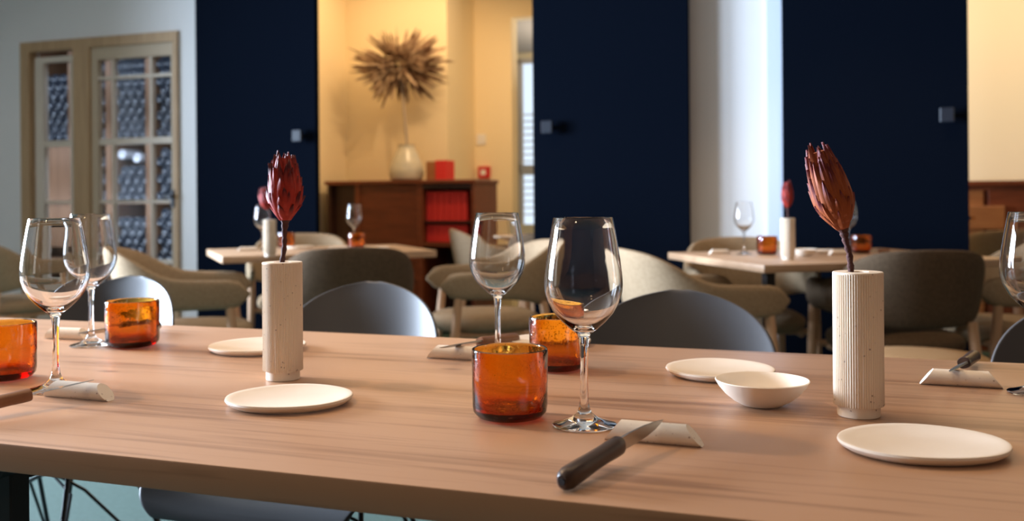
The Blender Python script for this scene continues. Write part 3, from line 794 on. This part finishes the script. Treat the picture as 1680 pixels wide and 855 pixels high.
put_chair(arm, .72, 3.88, 10, 'beige armchair at the left end of the right background table, facing right')
put_chair(arm, 1.11, 4.60, -93, 'beige armchair behind the right background table, before the white wall')
put_chair(armd, 1.52, 3.86, 93, 'armchair shaded brown, its back to us, beside the right ribbed vase')
put_chair(arm, 2.12, 4.22, 188, 'beige armchair at the right end of the right background table, half out of view')
put_chair(arm, -2.86, 5.45, 70, 'beige armchair cut off by the left edge of the picture')
put_chair(arm, 2.93, 5.80, 75, 'beige armchair in the right-hand yellow room, in front of the low cabinet')
put_chair(arm, -.12, 6.62, 8, 'beige armchair at the right corner of the sideboard, its pale back before the red books')
put_chair(armd, .30, 5.98, 78, 'armchair shaded brown at the small far table beside the navy panel')
# round upholstered stool
st = thing('upholstered_stool', 'cream upholstered round stool between the right vase and the shaded armchair', 'stool', (1.30, 3.12, 0))
bm = bmesh.new(); lathe(bm, [(0, .40), (.2, .40), (.235, .415), (.245, .445), (.235, .475), (.20, .495), (.1, .503), (0, .505)], 48); obj('seat', bm, M['stoolwool'], st)
for k in range(4):
    a = PI/4 + k * PI/2
    bm = bmesh.new(); tube(bm, [(.14 * math.cos(a), .14 * math.sin(a), .405), (.19 * math.cos(a), .19 * math.sin(a), 0)], [.018, .012], 12); obj('leg', bm, M['legwood'], st)

# ------------------------------------------------------------------ background tables
def bg_table(nl, ang, L, D, label, posts, thick=.031):
    """nl: near left corner (x, y); ang: direction of the near edge"""
    c, s = math.cos(ang), math.sin(ang)
    t = thing('bistro_table', label, 'table', (nl[0], nl[1], 0), ang)
    bm = bmesh.new(); bbox(bm, 0, L, 0, D, .75 - thick, .75); bevel(bm, .003, 2); obj('tabletop', bm, M['wood_bg'], t)
    for (x_, y_) in posts:
        bm = bmesh.new(); bbox(bm, x_ - .018, x_ + .018, y_ - .018, y_ + .018, .012, .75 - thick); obj('pedestal', bm, M['black'], t, False)
    cx_ = sum(p[0] for p in posts) / len(posts); cy_ = sum(p[1] for p in posts) / len(posts)
    bm = bmesh.new(); bbox(bm, cx_ - .24, cx_ + .24, cy_ - .2, cy_ + .2, 0, .012); bevel(bm, .003, 1); obj('base_plate', bm, M['black'], t, False)
    return t
bg_table((-1.34, 4.50), R(22.5), 1.04, .76, 'oak table in the left background, in front of the sideboard', [(.35, .3), (.35, .5)], .034)
bg_table((.945, 3.665), R(13.5), 1.12, .93, 'oak table in the right background, its pale left end facing the window', [(.10, .15), (.24, .42)])
bg_table((.05, 6.32), R(10), .8, .8, 'small oak table with white plates seen past the edge of the navy panel', [(.4, .35), (.4, .45)])
# settings on them
G1 = 'on the left background table'; G2 = 'on the right background table'
v1 = at(443, 421); v2 = at(1293, 426)
place(g_vase, v1, 'ribbed bud vase ' + G1)
place(g_vase, v2, 'ribbed bud vase ' + G2)
Z1, Z2 = P(443, 421).y, P(1293, 426).y
flower(11, M['protea'], PZ(443, 359, Z1), PZ(440, 344, Z1), PZ(431, 308, Z1), 'red protea in the vase ' + G1, W=.029)
flower(12, M['protea'], PZ(1292, 360, Z2), PZ(1292, 341, Z2), PZ(1291, 296, Z2), 'red protea in the vase ' + G2, W=.024, flare=.4)
place(g_glass, at(431, 411), 'wine glass standing behind the vase ' + G1)
place(g_glass, at(581, 405), 'wine glass standing in front of the dark sideboard, behind a small amber tumbler')
place(g_glass, at(1221, 417.5), 'wine glass in front of the white wall ' + G2)
place(g_glass, at(1391, 413), 'wine glass mostly hidden behind the leaning protea ' + G2)
place(g_tumb, at(470, 407), 'amber tumbler nearer the vase ' + G1)
place(g_tumb, at(585, 408.5), 'amber tumbler in front of the wine glass ' + G1)
place(g_tumb, at(1258.5, 418), 'amber tumbler between glass and vase ' + G2)
place(g_tumb, at(1413, 416), 'amber tumbler right of the leaning protea ' + G2)
def plate_bg(x, y, w_, lab): place(g_plate, at(x, y), lab, rz=.3, scale=(w_ / .158, w_ / .158, 1.6))
plate_bg(491, 407.5, .15, 'cream plate next to the tumbler ' + G1)
plate_bg(561, 410, .13, 'cream plate left of the sideboard-side tumbler ' + G1)
plate_bg(618, 409, .14, 'cream plate right of the tumbler ' + G1)
plate_bg(1340, 414.5, .165, 'cream plate right of the vase ' + G2)
plate_bg(1462, 424, .16, 'cream plate behind the shaded chair back ' + G2)
bw2 = copy_tree(bw); bw2.location = at(1318, 421); bw2['label'] = 'small cream bowl ' + G2
for (x, y, rz_k, lab) in ((406, 412, .3, 'stone knife rest at the left end ' + G1), (1181, 417, .1, 'stone knife rest at the left end ' + G2), (1377, 418, .2, 'stone knife rest behind the leaning protea ' + G2)):
    place(g_rest, at(x, y), lab, rz=rz_k, scale=(1, 1, 1))
lay_knife(k2, P(1458, 411, .7625), P(1425, 412, .765), 0, 'knife lying right of the tumbler ' + G2)
plate_bg(862, 389, .2, 'white plate nearest the navy panel on the small far table'); plate_bg(826, 390, .16, 'white plate on the left side of the small far table')

# ------------------------------------------------------------------ sideboard with books, vase and dried flower
SV = 6.62
def su(x): return PV(x, 300, SV)[0]
s0, s1 = su(537), su(778); stop = PV(650, 296, SV)[1]
sb = thing('sideboard', 'dark mahogany sideboard against the yellow wall, with a slatted front and open shelves', 'sideboard', UV((s0 + s1) / 2, SV, 0), RZ)
W2 = (s1 - s0) / 2
sx = lambda x: su(x) - (s0 + s1) / 2
def part(nm, b_, m, bev=0, par=None):
    bm = bmesh.new(); bbox(bm, *b_)
    if bev: bevel(bm, bev, 1)
    return obj(nm, bm, m, par or sb, False)
DB = YV - SV - .01
part('top', (-W2 - .015, W2 + .015, -.02, DB, stop - .028, stop), M['maho'], .003)
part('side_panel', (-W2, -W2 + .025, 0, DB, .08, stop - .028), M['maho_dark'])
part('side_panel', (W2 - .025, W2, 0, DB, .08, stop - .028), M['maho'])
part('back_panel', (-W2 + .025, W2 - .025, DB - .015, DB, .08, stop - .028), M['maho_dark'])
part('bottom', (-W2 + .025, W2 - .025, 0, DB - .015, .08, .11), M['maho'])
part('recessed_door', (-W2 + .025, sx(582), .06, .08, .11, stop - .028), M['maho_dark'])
part('divider', (sx(582), sx(590), 0, DB - .015, .11, stop - .028), M['maho'])
part('divider', (sx(683), sx(693), 0, DB - .015, .11, stop - .028), M['maho'])
bm = bmesh.new()
z = .44
while z < stop - .06:
    bbox(bm, sx(590), sx(683), .012, .030, z, z + .017); z += .0195
bbox(bm, sx(590), sx(683), .020, .032, .11, stop - .03)
obj('tambour_door', bm, M['maho'], sb, False)
part('rail', (sx(590), sx(683), .0, .02, .40, .44), M['maho'])
part('drawer', (sx(592), sx(681), .004, .019, .14, .39), M['maho'], .003)
zs1 = PV(735, 363, SV)[1]; zs2 = PV(735, 398, SV)[1]
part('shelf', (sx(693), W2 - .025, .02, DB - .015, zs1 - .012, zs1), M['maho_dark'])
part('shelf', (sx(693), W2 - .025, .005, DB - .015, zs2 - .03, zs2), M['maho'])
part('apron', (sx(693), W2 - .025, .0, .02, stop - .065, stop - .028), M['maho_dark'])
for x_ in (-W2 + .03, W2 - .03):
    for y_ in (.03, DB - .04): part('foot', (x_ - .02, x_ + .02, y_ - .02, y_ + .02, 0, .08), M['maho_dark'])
# red books: upper shelf upright, lower shelf lower volumes
def book(w_, h_, d_, m=None):
    bm = bmesh.new(); bbox(bm, 0, w_, 0, d_, 0, h_); bevel(bm, .002, 1)
    t = thing('book', '', 'book')
    obj('cover', bm, m or M['red'], t, False)
    bm = bmesh.new(); bbox(bm, .003, w_ - .003, .004, d_ - .004, h_ - .0005, h_ + .0006); obj('pages', bm, M['page'], t, False)
    return t
random.seed(2)
bk = None
def books(x0, x1, z, h_, grp, lab, n, y=.05):
    global bk
    w_ = (x1 - x0) / n
    for i in range(n):
        if bk is None: bk = book(.05, .2, .16); o = bk
        else: o = copy_tree(bk)
        o.scale = ((w_ - .002) / .05, 1, h_ * random.uniform(.985, 1.0) / .2)
        o.location = sb.location + UV(x0 + i * w_ + .001, y + random.uniform(0, .006), z + .0005); o.rotation_euler = (0, 0, RZ)
        o['label'] = lab; o['group'] = grp
xa, xb = sx(694), sx(762)
books(xa, xb, zs1, stop - .075 - zs1 - .01, 'red books on the upper shelf of the sideboard', 'red bound book standing on the upper shelf of the sideboard', 7)
books(xa, xb, zs2, zs1 - .012 - zs2 - .015, 'red books on the lower shelf of the sideboard', 'red bound book standing on the lower shelf of the sideboard', 7)
o = copy_tree(bk); u_ = PV(714, 290, SV + .1)[0]; o.scale = (.030 / .05 * 3.0, 1, .74)
o.location = UV(u_, SV + .1, stop + .0005); o.rotation_euler = (0, 0, RZ); o['label'] = 'red book standing on top of the sideboard at the right of the pot'
del o['group']
bm = bmesh.new(); bbox(bm, 0, .08, 0, .12, 0, .142); bevel(bm, .002, 1)
o = obj('box_file', bm, M['maho_light'], None, False, UV(PV(699, 290, SV + .12)[0], SV + .12, stop + .0005), RZ); tag(o, 'brown box file standing between cream pot and red book on the sideboard', 'box')
# cream glazed pot
pz = Vector(PZ(667, 291, 0.0001)); pu, _z = PV(667, 290, SV + .18)
pot = UV(pu, SV + .18, stop + .0005)
bm = bmesh.new()
k_ = 1.0
lathe(bm, [(0, .0), (.10, .0), (.125, .012), (.136, .05), (.130, .10), (.108, .16), (.082, .215), (.066, .252), (.064, .268), (.068, .276), (.060, .276), (.056, .262), (.060, .24), (.09, .17), (.11, .08), (0, .02)], 48)
o = obj('ceramic_pot', bm, M['glaze'], None, True, pot); tag(o, 'cream glazed bellied pot on the sideboard holding a dried flower ball', 'vase')
# dried flower ball
dist = pot.y
ctr = PZ(657, 107, dist) ; ctr.y = dist
fl = thing('dried_flower_ball', 'large ball of dried brown leaves on a tall stalk rising from the cream pot', 'dried flower', pot)
lc = ctr - pot
bm = bmesh.new(); tube(bm, [(0, 0, .03), (.004, 0, .3), (lc.x * .5 + .006, 0, lc.z * .6), (lc.x, 0, lc.z)], [.010, .009, .009, .012], 10)
obj('stalk', bm, M['drystem'], fl)
rnd = random.Random(5); bm = bmesh.new()
for i in range(290):
    th = math.acos(rnd.uniform(-1, 1)); ph = rnd.uniform(0, 2*PI)
    d = Vector((math.sin(th) * math.cos(ph), math.sin(th) * math.sin(ph), math.cos(th)))
    sc_ = Vector((.36, .19, .27)) * rnd.uniform(.82, 1.05)
    tip_ = Vector((d.x * sc_.x, d.y * sc_.y, d.z * sc_.z)); base_ = tip_ * rnd.uniform(.15, .45)
    tip_ += Vector((rnd.uniform(-.09, .09), rnd.uniform(-.04, .04), rnd.uniform(-.09, .06)))
    ax = (tip_ - base_).normalized(); sd = ax.cross(Vector((rnd.random(), rnd.random(), rnd.random()))).normalized(); up = sd.cross(ax)
    L_ = (tip_ - base_).length; wd = rnd.uniform(.011, .021)
    rows = []
    for q in (0, .2, .45, .7, .88, 1.0):
        p = base_.lerp(tip_, q) + up * (.10 * L_ * q * q)
        ww = wd * (.15 + .85 * math.sin(PI * min(1, q * .9 + .06))) if q < 1 else .001
        rows.append([lc + p - sd * ww, lc + p + up * ww * .45, lc + p + sd * ww])
    sheet(bm, rows)
o = obj('leaf_ball', bm, M['dry'], fl)
md = o.modifiers.new('thickness', 'SOLIDIFY'); md.thickness = .002
# wall fittings
u_, z_ = PV(790, 229, YV2); bm = bmesh.new(); bbox(bm, u_ - .04, u_ + .04, YV2 - .012, YV2 - .001, z_ - .045, z_ + .045); bevel(bm, .003, 1)
o = obj('light_switch', bm, M['plastic'], None, False, (0, 0, 0), RZ); tag(o, 'white switch plate on the yellow wall above the red alarm box', 'switch')
u_, z_ = PV(796, 283, YV2); bm = bmesh.new(); bbox(bm, -.05, .05, -.045, 0, -.05, .05); bevel(bm, .004, 1)
al = thing('fire_alarm_button', 'red fire alarm box on the yellow wall right of the sideboard', 'alarm', UV(u_, YV2 - .001, z_), RZ)
obj('housing', bm, M['alarm'], al, False)
bm = bmesh.new(); bbox(bm, -.022, .022, -.049, -.0455, -.022, .022); obj('button_plate', bm, M['plastic'], al, False)

# low cabinet in the right-hand yellow room
RW = YV2 - .3
cu, cz = PV(1600, 297, RW - .45)
cab = thing('low_cabinet', 'long reddish wooden cabinet along the yellow wall at the right edge', 'cabinet', UV(cu - .5, RW - .46, 0), RZ)
def cpart(nm, b_, m, bev=0):
    bm = bmesh.new(); bbox(bm, *b_)
    if bev: bevel(bm, bev, 1)
    return obj(nm, bm, m, cab, False)
cpart('top', (-.02, 2.22, -.02, .45, cz - .03, cz), M['maho'], .003)
cpart('body', (0, 2.2, .02, .44, .0, cz - .03), M['maho'])
for i in range(4):
    cpart('door', (.03 + i * .545, .545 + i * .545, .0, .02, .1, cz - .06), M['maho_light'] if i % 2 == 0 else M['maho'], .003)
d0 = PV(1592, 338, RW - .47); d1 = PV(1648, 376, RW - .47); cu0 = cu - .5
dr = cpart('drawer', (d0[0] - .35 - cu0, d1[0] - cu0, -.035, .0, d1[1], d0[1]), M['maho_light'], .004)
bm = bmesh.new(); bbox(bm, d1[0] - cu0 - .30, d1[0] - cu0 - .20, -.05, -.036, (d0[1] + d1[1]) / 2 - .01, (d0[1] + d1[1]) / 2 + .01); obj('drawer_pull', bm, M['knob'], dr, False)
